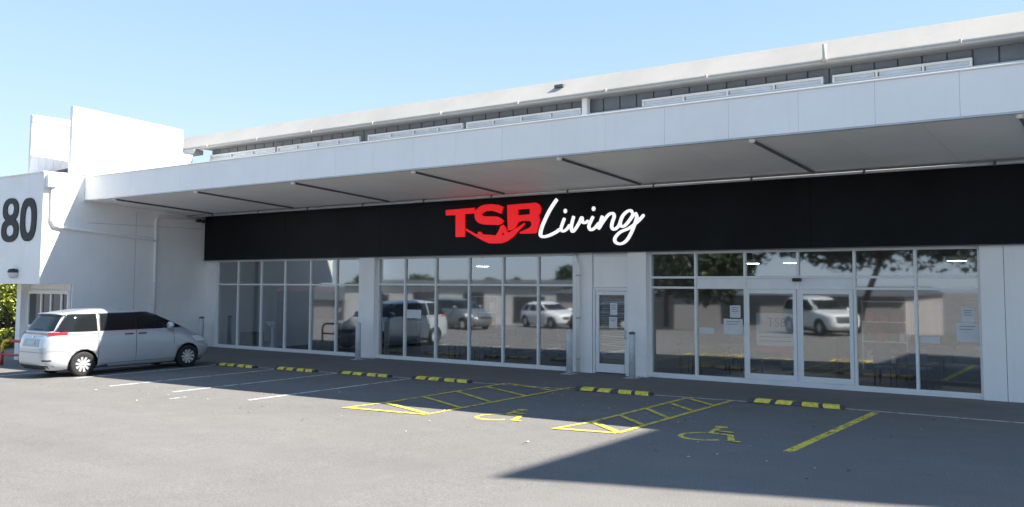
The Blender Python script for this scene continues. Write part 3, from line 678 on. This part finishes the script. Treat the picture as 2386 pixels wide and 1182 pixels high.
            patch('tail_light', ((-2.30, -2.17), (-2.27, -2.2), 1.10, 1.165), LAMPR, s, off=.022)
            patch('headlight', ((1.75, 2.2), (1.62, 1.98), .74, .90), LAMPW, s, off=.008)
            patch('bumper_seam', ((-2.4, -1.85), (-2.4, -1.85), .69, .697), SEAM, s, off=.003, nv=1)
        patch('rear_window', ((-.70, .70), (-.60, .60), 1.205, 1.615), DG, 'B', off=.007, nu=16)
        patch('tail_light_bar', ((-.80, .80), (-.79, .79), 1.115, 1.16), mat('lamp_amber_chrome', (.32, .20, .16), .3, metal=.5), 'B', off=.01, nu=16, nv=3)
        for a, b in ((-.85, -.66), (.66, .85)): patch('tail_light', ((a, b), (a * .985, b * .985), 1.095, 1.168), LAMPR, 'B', off=.018, nu=20)
        patch('number_plate_recess_shade', ((-.42, .42), (-.38, .38), .80, 1.0), mat('silver_shade', (.42, .44, .46), .4, metal=.4), 'B', off=.004)  # raised patch; the recess's shade is put into its darker silver
        patch('number_plate', ((-.19, .19), (-.19, .19), .85, .965), PLATE, 'B', off=.012)
        patch('bumper_seam', ((-.88, .88), (-.88, .88), .655, .664), SEAM, 'B', off=.003, nu=20, nv=1)
        patch('bumper_lower', ((-.82, .82), (-.84, .84), .215, .33), PLAST, 'B', off=.006, nu=20)
        for a, b in ((-.78, -.6), (.6, .78)): patch('reflector', ((a, b), (a, b), .44, .475), mat('dark_reflector', (.05, .02, .03), .3), 'B', off=.008)
        patch('badge', ((-.06, .06), (-.05, .05), 1.035, 1.075), CHROME, 'B', off=.012)
        patch('wiper', ((-.25, .25), (-.2, .2), 1.235, 1.255), PLAST, 'B', off=.02, nv=1)
        sp = MB(); V = []
        for i in range(17):
            x_ = -.64 + .08 * i; yb = end_y(x_, 1.60, False)
            V += [(x_, yb + .35, 1.665), (x_, yb - .07, 1.655 - .25 * (x_ / .64) ** 6 * .15), (x_, yb - .07, 1.63 - .25 * (x_ / .64) ** 6 * .15), (x_, yb + .1, 1.61)]
        sp.add(V, [(4 * i + k, 4 * i + (k + 1) % 4, 4 * i + 4 + (k + 1) % 4, 4 * i + 4 + k) for i in range(16) for k in range(4)], 0, True); sp.build('roof_spoiler', paint, t)
        patch('windscreen', ((-.74, .74), (-.54, .54), 1.18, 1.63), DG, 'F', off=.007, nu=16)
        patch('grille', ((-.4, .4), (-.5, .5), .62, .74), PLAST, 'F', off=.006)
    else:
        zb = interp([(0, 0)], 0); belt = {True: 1.12, False: .93}[spec is SUV]; top = zt - .14
        for s in 'LR':
            f0, r0, f1, r1 = Ff(belt) - .35, Rr(belt) + .3, Ff(top) - .28, Rr(top) + .22
            for q in range(3):
                a = q / 3; b = (q + 1) / 3 - .04
                patch('side_window', ((r0 + (f0 - r0) * a, r0 + (f0 - r0) * b), (r1 + (f1 - r1) * a, r1 + (f1 - r1) * b), belt + .02, top), DG, s, off=.006)
            patch('headlight', ((Ff(.8) - .55, Ff(.8) - .12), (Ff(.8) - .6, Ff(.8) - .25), .66, .80) if spec is HATCH else ((1.7, 2.2), (1.6, 2.15), .78, .93), LAMPW, s, off=.01)
            sg = 1 if s == 'R' else -1; ym = Ff(belt) - .45; xm = side_x(ym, belt) * sg
            MB().bbox((xm + sg * .04 - .08, ym - .06, belt), (xm + sg * .04 + .16 * max(sg, 0) - (.16 if sg < 0 else 0) + (.08 if sg > 0 else -.08) * 0 + .09, ym + .06, belt + .16), .03).build('mirror', paint, t, fix=False)
        wb = Ww(belt + .05)
        patch('windscreen', ((-wb * .86, wb * .86), (-wb * .72, wb * .72), belt + .07, top), DG, 'F', off=.006, nu=14)
        patch('rear_window', ((-wb * .82, wb * .82), (-wb * .7, wb * .7), belt + .05, top), DG, 'B', off=.006, nu=14)
        patch('grille', ((-.45, .45), (-.5, .5), .5, .66) if spec is HATCH else ((-.5, .5), (-.55, .55), .62, .92), PLAST, 'F', off=.008)
        patch('number_plate', ((-.19, .19), (-.19, .19), .42, .53), PLATE, 'F', off=.014)
    # wheels
    tm = MB().lathe([(.20, -.10), (wr - .06, -.108), (wr - .02, -.10), (wr, -.075), (wr, .075), (wr - .02, .10), (wr - .06, .108), (.20, .10)], n=36, axis='x').mesh('tyre', TYRE)
    rmb = MB(); rr_ = wr - .075
    rmb.lathe([(rr_ - .03, .085), (rr_, .10), (rr_ + .018, .104), (rr_ + .018, .06), (rr_ - .02, .04), (rr_ - .03, -.08)], n=36, axis='x')
    rmb.lathe([(0, .088), (.03, .088), (.055, .075), (.06, .03)], n=18, axis='x')
    for k in range(10):
        a = 2 * math.pi * k / 10; c, s = math.cos(a), math.sin(a)
        w0, w1 = .017, .040
        V = []
        for r_, ww, xo in ((.05, w0, .082), (rr_ - .01, w1, .088)):
            for dx, sg in ((0, -1), (0, 1), (-.03, 1), (-.03, -1)): V.append((xo + dx, r_ * c - sg * ww * s, r_ * s + sg * ww * c))
        rmb.add(V, [(0, 1, 5, 4), (1, 2, 6, 5), (2, 3, 7, 6), (3, 0, 4, 7)])
    rm_ = rmb.mesh('rim', RIM)
    bmk = MB().lathe([(0, .02), (rr_, .02)], n=24, axis='x').mesh('brake_disc', mat('brake', (.02, .02, .022), .6))
    for sx in (-1, 1):
        for a in ax:
            wv = link('wheel', tm, t); wv.name = 'wheel'; wv.location = (sx * (Ww(.5) - .125), a, wr); wv.rotation_euler = (random.uniform(0, 2), 0, 0 if sx > 0 else math.pi)
            link('rim', rm_, wv); link('brake_disc', bmk, wv)
    ub = MB().box((-.6, Rr(.3) + .25, .17), (.6, Ff(.3) - .3, z0 + .02)); ub.build('underbody', DARK, t, fix=False)
    return t
SILV = mat('silver_paint', (.55, .59, .63), .24, metal=.3, coat=.8, var=.01)
van = car('minivan', 'silver minivan parked against the white side building', MPV, SILV, (-26.16, -5.58, GZ(-26.1, -5.6)), 0); van.scale = (1.067,) * 3
WPAINT = mat('white_car_paint', (.75, .76, .77), .3, coat=.8); DPAINT = mat('dark_car_paint', (.02, .03, .045), .25, coat=.8); GPAINT = mat('grey_car_paint', (.2, .22, .24), .3, metal=.4, coat=.8); RPAINT = mat('red_car_paint', (.35, .02, .02), .3, coat=.8)
G = 'parked cars reflected in the shop windows'
car('parked_car', 'white off-roader reflected in the sliding doors, nose to the left', SUV, WPAINT, (-13.5, -21.2, 0), R(-48), G)
car('parked_car', 'dark blue hatchback reflected left of the sliding doors', HATCH, DPAINT, (-25.5, -21.2, 0), R(75), G)
car('parked_van', 'grey minivan reflected in the middle windows', MPV, GPAINT, (-33.5, -18.0, 0), R(-80), G)
car('parked_car', 'white hatchback reflected in the middle windows', HATCH, WPAINT, (-29.5, -21.4, 0), R(-70), G)
car('parked_car', 'red hatchback reflected in the middle windows', HATCH, RPAINT, (-40, -21, 0), R(90), G)

# ------------------------------------------------------------------ trees
def leafmat(name, c, c2):
    m = mat(name, c, .55, var=.3, scale=1.4, c2=c2); return m
def tree(name, label, loc, h, cr, nl, leaf, lm, seed, group=None, trunk_h=None, squash=.8, lean=0.):
    rnd = random.Random(seed); t = thing(name, label, 'tree', loc, 0, group)
    th = trunk_h or h * .4; top = Vector((lean, 0, th))
    tb = MB(); tb.tube([(0, 0, -.1), (lean * .4, .03, th * .5), top, (lean * 1.3, 0, th + (h - th) * .5)], [.045 * h * .55, .038 * h * .5, .03 * h * .5, .008 * h], 10)
    cz = th + (h - th) * .5; blobs = []
    for k in range(11):
        a = rnd.uniform(0, 6.28); d = rnd.uniform(.35, .95) * cr; z = cz + rnd.uniform(-.42, .42) * (h - th) * squash
        p = Vector((lean + d * math.cos(a), d * math.sin(a), z)); blobs.append((p, cr * rnd.uniform(.28, .5)))
        mid = top.lerp(p, .55) + Vector((0, 0, .12 * cr)); tb.tube([top + Vector((0, 0, rnd.uniform(-.1, .4))), mid, p], [.014 * h, .009 * h, .003 * h], 6)
    tb.build('trunk', BARK, t)
    blobs.append((Vector((lean, 0, cz)), cr * .5)); V = []; F = []
    for i in range(nl):
        p, r = blobs[rnd.randrange(len(blobs))]
        d = Vector((rnd.gauss(0, 1), rnd.gauss(0, 1), rnd.gauss(0, 1))).normalized() * r * rnd.uniform(.45, 1.08) ** .7; d.z *= .75
        c = p + d; e = Euler((rnd.uniform(-1, 1), rnd.uniform(-1, 1), rnd.uniform(0, 6.3))).to_matrix(); s = leaf * rnd.uniform(.6, 1.4)
        o = len(V); V += [c + e @ Vector(q) for q in ((0, -s, 0), (s * .5, 0, s * .15), (0, s, 0), (-s * .5, 0, s * .15))]; F.append((o, o + 1, o + 2, o + 3))
    mb = MB(); mb.add(V, F); mb.build('crown', lm, t, fix=False); return t
LIME = leafmat('leaf_lime', (.27, .30, .05), (.10, .14, .02)); DKL = leafmat('leaf_dark', (.035, .055, .022), (.015, .028, .01))
tree('leafy_tree', 'sunlit yellow-green tree behind the van below the block numbered 80', (-41.2, -2.2, -.3), 3.2, 1.7, 8000, .085, LIME, 3, trunk_h=.05, squash=1.15)
tree('dark_tree', 'dark green tree behind the sunlit one at the left edge', (-45.5, .2, -.1), 3.4, 2.2, 8000, .12, DKL, 4, trunk_h=.05, squash=1.2)
tree('street_tree', 'large dark spreading tree reflected in the windows above the sliding doors', (-13.8, -27.5, -.95), 9.0, 7.4, 15000, .22, DKL, 5, trunk_h=4.4, lean=1.5)
tree('street_tree', 'dense dark tree reflected in the windows left of the leaning trunk', (-21.0, -28.0, -1.0), 9.5, 5.6, 17000, .2, DKL, 8, trunk_h=2.6, squash=.95)
for k, (x_, y_, h_) in enumerate([(-99, -60, 6.2), (-88, -60, 5.6), (-76, -60, 6), (-64, -60, 5.6), (-55, -60, 6.6), (-47, -60, 5.8), (-37, -60, 7)]):
    tree('far_tree', ['tall', 'low', 'rounded', 'small', 'high', 'broad', 'tallest'][k] + ' dark tree on the skyline reflected in the middle windows', (x_, y_, -2.6), h_, h_ * .4, 1800, .3, DKL, 20 + k, 'far trees reflected in the glass')
# ------------------------------------------------------------------ buildings seen behind and in the reflections
def house(name, label, x0, x1, y0, y1, h, ridge, wm, rm, wins, zb=-2.6):
    t = thing(name, label, 'building', (0, 0, zb)); box('wall', (x0, y0, 0), (x1, y1, h), wm, t)
    mb = MB(); xm = (x0 + x1) / 2
    V = [(x0 - .3, y1 + .3, h), (x1 + .3, y1 + .3, h), (x1 + .3, y0 - .3, h), (x0 - .3, y0 - .3, h), (x0 - .3, (y0 + y1) / 2, h + ridge), (x1 + .3, (y0 + y1) / 2, h + ridge)]
    mb.add(V, [(0, 1, 5, 4), (2, 3, 4, 5), (0, 4, 3), (1, 2, 5), (3, 2, 1, 0)]); mb.build('roof', rm, t)
    for a, b, c, d in wins: box('window', (a, y1 + .002, c), (b, y1 + .06, d), mat('far_window', (.05, .055, .06), .2), t)
    return t
TAUPE = mat('taupe_wall', (.34, .31, .30), .8, var=.06, scale=.4); PALE = mat('pale_wall', (.55, .53, .50), .8, var=.06, scale=.4); RFG = mat('grey_roof', (.09, .095, .10), .7, var=.1)
house('warehouse', 'taupe warehouse reflected in the windows beside the sliding doors', -42, -14, -52, -40, 4.0, .6, TAUPE, RFG, [(-40, -37.5, 2, 3.4), (-34, -31, 1.2, 3.4), (-27, -24, 2, 3.4), (-20, -17, 1.2, 3.4)])
house('warehouse', 'pale workshop with dark doorways reflected in the middle windows', -72, -44, -55, -44, 4.5, .6, PALE, RFG, [(-69, -65.5, 1.2, 3.6), (-62, -59, 2.2, 3.9), (-55.5, -53, 2.2, 3.9), (-49.5, -46, 1.2, 3.6)])
house('shed', 'dark roofed shed reflected at the left end of the middle windows', -95, -74, -58, -46, 2.9, 1.4, TAUPE, RFG, [(-92, -88, .8, 2), (-84, -80, .8, 2)])
house('white_house', 'white low building behind the trees at the left edge', -72, -58, 4, 16, 3.0, .8, mat('house_white', (.78, .77, .74), .8, var=.03), RFG, [(-70, -68, 1, 2)], 0)
pole = thing('power_pole', 'timber power pole with a crossarm reflected in the right windows', 'pole', (-23.0, -23.5, -.1))
MB().tube([(0, 0, 0), (0, 0, 6.2)], [.14, .1], 10).build('post', BARK, pole)
MB().bbox((-.9, -.06, 5.5), (.9, .06, 5.64), .01).build('crossarm', BARK, pole, fix=False)
for a in (-.8, -.4, .4, .8): MB().lathe([(.03, 0), (.05, .05), (.04, .12), (0, .14)], (a, 0, 5.64), 8).build('insulator', WHITE2, pole)

# ------------------------------------------------------------------ inside the shop and on the glass
def paper(x, z, w_, h_, label, lines=0, y=-.003):
    t = thing('paper_notice', label, 'notice', (x, y, z), group='paper notices on the glass')
    MB().box((-w_ / 2, -.001, -h_ / 2), (w_ / 2, .001, h_ / 2)).build('sheet', PAPER, t, fix=False)
    for k in range(lines): MB().box((-w_ * .35, -.0025, h_ * (.32 - .16 * k) - .008), (w_ * (.35 - .1 * (k % 2)), -.0011, h_ * (.32 - .16 * k) + .008)).build('print_line', INK, t, fix=False)
paper(-19.54, 1.43, .62, .27, 'blank white card in the middle windows, second pane from the left')
paper(-9.51, 1.23, .42, .15, 'small white card left of the sliding doors')
paper(-8.74, 1.72, .28, .30, 'square notice stuck above a wider sheet left of the sliding doors', 3)
paper(-8.80, 1.35, .50, .38, 'wide pale sheet below a square notice left of the sliding doors', 2)
paper(-4.20, 1.19, .40, .15, 'small white card at the right end of the shop front')
paper(-3.42, 1.75, .26, .30, 'square notice stuck above a wider sheet at the right end of the glass', 3)
paper(-3.44, 1.38, .44, .40, 'wide pale sheet below a square notice at the right end of the glass', 2)
paper(-12.2, 1.72, .22, .32, 'upper notice on the narrow door', 3, -.053)
paper(-12.22, 1.36, .25, .30, 'lower notice on the narrow door', 2, -.053)
bl = thing('window_blind', 'crooked white slatted blind hanging behind the narrow glass door', 'blind', (0, 0, 0))
BLM = mat('blind', (.8, .8, .8), .6)
for k in range(26):
    z = .42 + k * .062; a = random.uniform(-.02, .02); tl = random.uniform(.010, .03)
    mb = MB(); mb.add([(-12.64, -.01, z - a), (-11.88, -.01, z + a), (-11.88, .03, z + a + tl), (-12.64, .03, z - a + tl)], [(0, 1, 2, 3)]); mb.build('slat', BLM, bl)
PORC = mat('porcelain', (.75, .76, .76), .2)
pb = thing('pedestal_basin', 'white pedestal stand inside the left windows', 'basin', (-26.75, .3, .015))
MB().lathe([(0, .98), (.24, .98), (.27, 1.0), (.28, .97), (.22, .86), (.08, .78), (.07, .75), (0, .75)], n=20).build('bowl', PORC, pb)
MB().lathe([(.0, .77), (.08, .76), (.065, .5), (.07, .2), (.14, .04), (.15, 0), (0, 0)], n=16).build('pedestal', PORC, pb)
WOOD = mat('dark_wood', (.10, .07, .05), .5, var=.2, scale=4); FAB = mat('sofa_fabric', (.12, .13, .14), .9, var=.1); REDB = mat('red_board', (.45, .03, .04), .5)
hd = thing('red_reflection_board', 'red board added inside the left windows in place of a red reflection', 'board', (0, 0, 0))  # added board standing in for a red strip reflected in the glass
box('board', (-26.3, .10, 2.10), (-23.45, .15, 2.29), REDB, hd, .01); box('panel', (-26.6, .42, .015), (-23.55, .46, 2.0995), WOOD, hd); box('post', (-26.4, .11, .015), (-26.32, .415, 2.0995), WOOD, hd); box('post', (-23.6, .11, .015), (-23.52, .415, 2.0995), WOOD, hd)
def cabinet(x, y, w_, d_, h_, label):
    t = thing('cabinet', label, 'cabinet', (x, y, .015), group='furniture in the shop')
    MB().bbox((-w_ / 2, -d_ / 2, .06), (w_ / 2, d_ / 2, h_), .01).build('case', WOOD, t, fix=False)
    for k in range(2): MB().bbox((-w_ / 2 + .03 + k * w_ / 2, -d_ / 2 - .02, .1), (-.02 + k * w_ / 2, -d_ / 2 - .0005, h_ - .04), .006).build('door', WOOD, t, fix=False)
    for a in (-1, 1): MB().box((a * w_ / 2 * .9 - .03, -d_ / 2 + .02, 0), (a * w_ / 2 * .9 + .03, d_ / 2 - .02, .0595)).build('foot', STEEL, t, fix=False)
def sofa(x, y, rz, label):
    t = thing('sofa', label, 'sofa', (x, y, .015), rz, group='sofas in the shop')
    MB().bbox((-.95, -.4, .12), (.95, .4, .32), .03).build('base', FAB, t, fix=False)
    for a in (-.46, .46): MB().bbox((a - .44, -.42, .321), (a + .44, .2, .48), .05).build('seat_cushion', FAB, t, fix=False); MB().bbox((a - .44, .2, .33), (a + .44, .42, .88), .06).build('back_cushion', FAB, t, fix=False)
    for a in (-1, 1): MB().bbox((a * 1.05 - .1, -.42, .1), (a * 1.05 + .1, .42, .62), .05).build('arm', FAB, t, fix=False)
    for a in (-.9, .9):
        for b in (-.3, .3): MB().tube([(a, b, 0), (a, b, .12)], .025, 8).build('leg', WOOD, t)
cabinet(-28.9, 1.0, .8, .5, .5, 'low dark cabinet just inside the leftmost windows'); cabinet(-24.5, 4.2, 1.6, .6, 2.0, 'tall dark cabinet inside the left windows')
cabinet(-8.0, 3.4, 1.6, .5, 1.0, 'dark counter inside the sliding doors'); cabinet(-5.2, 6.5, 2.0, .6, 1.9, 'tall dark cabinet deep inside the right windows')
sofa(-19.0, 3.0, R(10), 'dark sofa inside the middle windows on the left'); sofa(-15.8, 3.4, R(-8), 'dark sofa inside the middle windows on the right'); sofa(-4.3, 2.4, R(-14), 'dark sofa inside the far right windows'); sofa(-9.8, 4.6, R(5), 'dark sofa left of the sliding doors')
st = thing('promotion_board', 'white rounded board lettered TSB with a red band inside the left sliding door', 'board', (-7.72, .12, .015))
PR = [(-.52, .9), (.46, .9), (.46, 1.52), (.43, 1.60), (.36, 1.66), (.25, 1.68), (-.52, 1.68)]
flat_shape('panel', [PR], .03, PAPER, st, lambda u, v, d: (u, d, v))
MB().box((-.52, -.012, .74), (.46, .012, .899)).build('red_band', REDB, st, fix=False)
for k in range(3): MB().box((-.45, -.0185, 1.0 + k * .1), (.36, -.0151, 1.025 + k * .1)).build('print_line', INK, st, fix=False)
for a in (-.4, .35): MB().tube([(a, .03, 0), (a, .03, .9)], .018, 8).build('leg', STEEL, st)
cu = bpy.data.curves.new('t', 'FONT'); cu.body = 'TSB'; cu.size = .30; cu.extrude = .002; cu.align_x = 'CENTER'
to = bpy.data.objects.new('t', cu); col.objects.link(to); dg = bpy.context.evaluated_depsgraph_get(); me = bpy.data.meshes.new_from_object(to.evaluated_get(dg)); bpy.data.objects.remove(to)
for v in me.vertices: v.co = (v.co.x, -.019 + v.co.z, 1.36 + v.co.y)
me.materials.clear(); me.materials.append(INK); link('lettering', me, st)
LITE = mat('lamp_lit', (.9, .9, .88), .4, emit=(1, .97, .9), es=9)
for k, (x_, y_) in enumerate([(-9.2, 2.2), (-8.0, 2.0), (-3.9, 1.6), (-3.0, 2.6), (-18.6, 2.2)]):
    t = thing('ceiling_lamp', ['lit round ceiling lamp left of the sliding doors', 'lit round ceiling lamp above the left sliding door', 'lit round ceiling lamp above the far right pane', 'second lit round ceiling lamp at the far right pane', 'lit round ceiling lamp inside the middle windows'][k], 'lamp', (x_, y_, 0), group='round ceiling lamps in the shop')
    MB().lathe([(0, 2.93), (.2, 2.93), (.21, 2.95), (.2, 2.965)], n=20).build('diffuser', LITE, t)
    MB().lathe([(.215, 2.94), (.215, 3.02), (.05, 3.06), (0, 3.06)], n=20).build('housing', WHITE2, t)
    MB().tube([(0, 0, 3.06), (0, 0, 3.45)], .012, 6).build('rod', STEEL, t)

def table(x, y, label):
    t = thing('dining_table', label, 'table', (x, y, .015), random.uniform(-.1, .1), group='dining tables in the shop')
    MB().bbox((-.8, -.45, .71), (.8, .45, .75), .008).build('table_top', WOOD, t, fix=False)
    for a in (-.72, .72):
        for b in (-.37, .37): MB().tube([(a, b, 0), (a, b, .71)], [.022, .032], 8).build('leg', WOOD, t)
def chair(x, y, rz, label):
    t = thing('dining_chair', label, 'chair', (x, y, .015), rz, group='dining chairs in the shop')
    MB().bbox((-.22, -.22, .43), (.22, .22, .49), .02).build('seat', FAB, t, fix=False)
    MB().bbox((-.21, .19, .55), (.21, .23, .92), .015).build('backrest', FAB, t, fix=False)
    for a in (-.19, .19):
        MB().tube([(a, -.19, 0), (a, -.19, .43)], .016, 8).build('leg', WOOD, t); MB().tube([(a, .21, 0), (a, .21, .9)], .016, 8).build('leg', WOOD, t)
def shelf(x, y, label):
    t = thing('display_shelf', label, 'shelf', (x, y, .015), 0, group='display shelves in the shop')
    for a in (-.6, .6): MB().box((a - .015, -.18, 0), (a + .015, .18, 1.9)).build('side', WHITE2, t, fix=False)
    for z in (.2, .75, 1.3, 1.86): MB().box((-.584, -.18, z), (.584, .18, z + .03)).build('board', WHITE2, t, fix=False)
    for z in (.231, .781, 1.331):
        xx = -.5
        while xx < .4:
            w_ = random.uniform(.12, .3); MB().bbox((xx, -.14, z), (xx + w_, .12, z + random.uniform(.15, .42)), .01).build('stock', random.choice([PAPER, WOOD, REDB, FAB, mat('card', (.35, .25, .16), .8)]), t, fix=False); xx += w_ + random.uniform(.03, .15)
table(-18.2, 1.6, 'dark dining table inside the middle windows'); table(-5.0, 1.5, 'dark dining table inside the right windows'); table(-10.2, 1.7, 'dark dining table left of the sliding doors')
for k, (x_, y_, a) in enumerate([(-18.6, 1.0, 180), (-17.8, 1.0, 180), (-18.2, 2.3, 0), (-5.4, .9, 180), (-4.6, .9, 180), (-5.0, 2.2, 0), (-10.5, 1.1, 180), (-9.8, 2.4, 0)]):
    chair(x_, y_, R(a + random.uniform(-12, 12)), ['left chair on the window side of the table in the middle windows', 'right chair on the window side of the table in the middle windows', 'chair behind the table in the middle windows', 'left chair on the window side of the table in the right windows', 'right chair on the window side of the table in the right windows', 'chair behind the table in the right windows', 'chair in front of the table left of the sliding doors', 'chair behind the table left of the sliding doors'][k])
for k, (x_, y_) in enumerate([(-20.3, 4.5), (-14.3, 4.5), (-6.4, 5.0), (-3.2, 5.0), (-28.0, 4.2), (-25.4, 6.5)]):
    shelf(x_, y_, ['white shelf of stock at the left of the middle windows', 'white shelf of stock at the right of the middle windows', 'white shelf of stock behind the sliding doors', 'white shelf of stock behind the far right pane', 'white shelf of stock behind the leftmost windows', 'white shelf of stock deep behind the left windows'][k])

# scraps of leaf and paper lying about on the asphalt
rnd = random.Random(11); lb = MB()
for k in range(150):
    x_, y_ = rnd.uniform(-24, -3), rnd.uniform(-9.5, -2.2); a = rnd.uniform(0, 6.3); q = rnd.uniform(.012, .045); z = GZ(x_, y_) + .016; c_, s_ = math.cos(a) * q, math.sin(a) * q
    lb.add([(x_ + c_, y_ + s_, z), (x_ - s_ * .6, y_ + c_ * .6, z + .012), (x_ - c_, y_ - s_, z), (x_ + s_ * .6, y_ - c_ * .6, z + .006)], [(0, 1, 2, 3)], rnd.choice([0, 0, 1]))
tag(lb.build('leaf_litter', [mat('litter_pale', (.55, .52, .45), .8), mat('litter_brown', (.12, .08, .045), .8)], None), 'scattered leaf scraps on the car park asphalt', 'litter', kind='stuff')
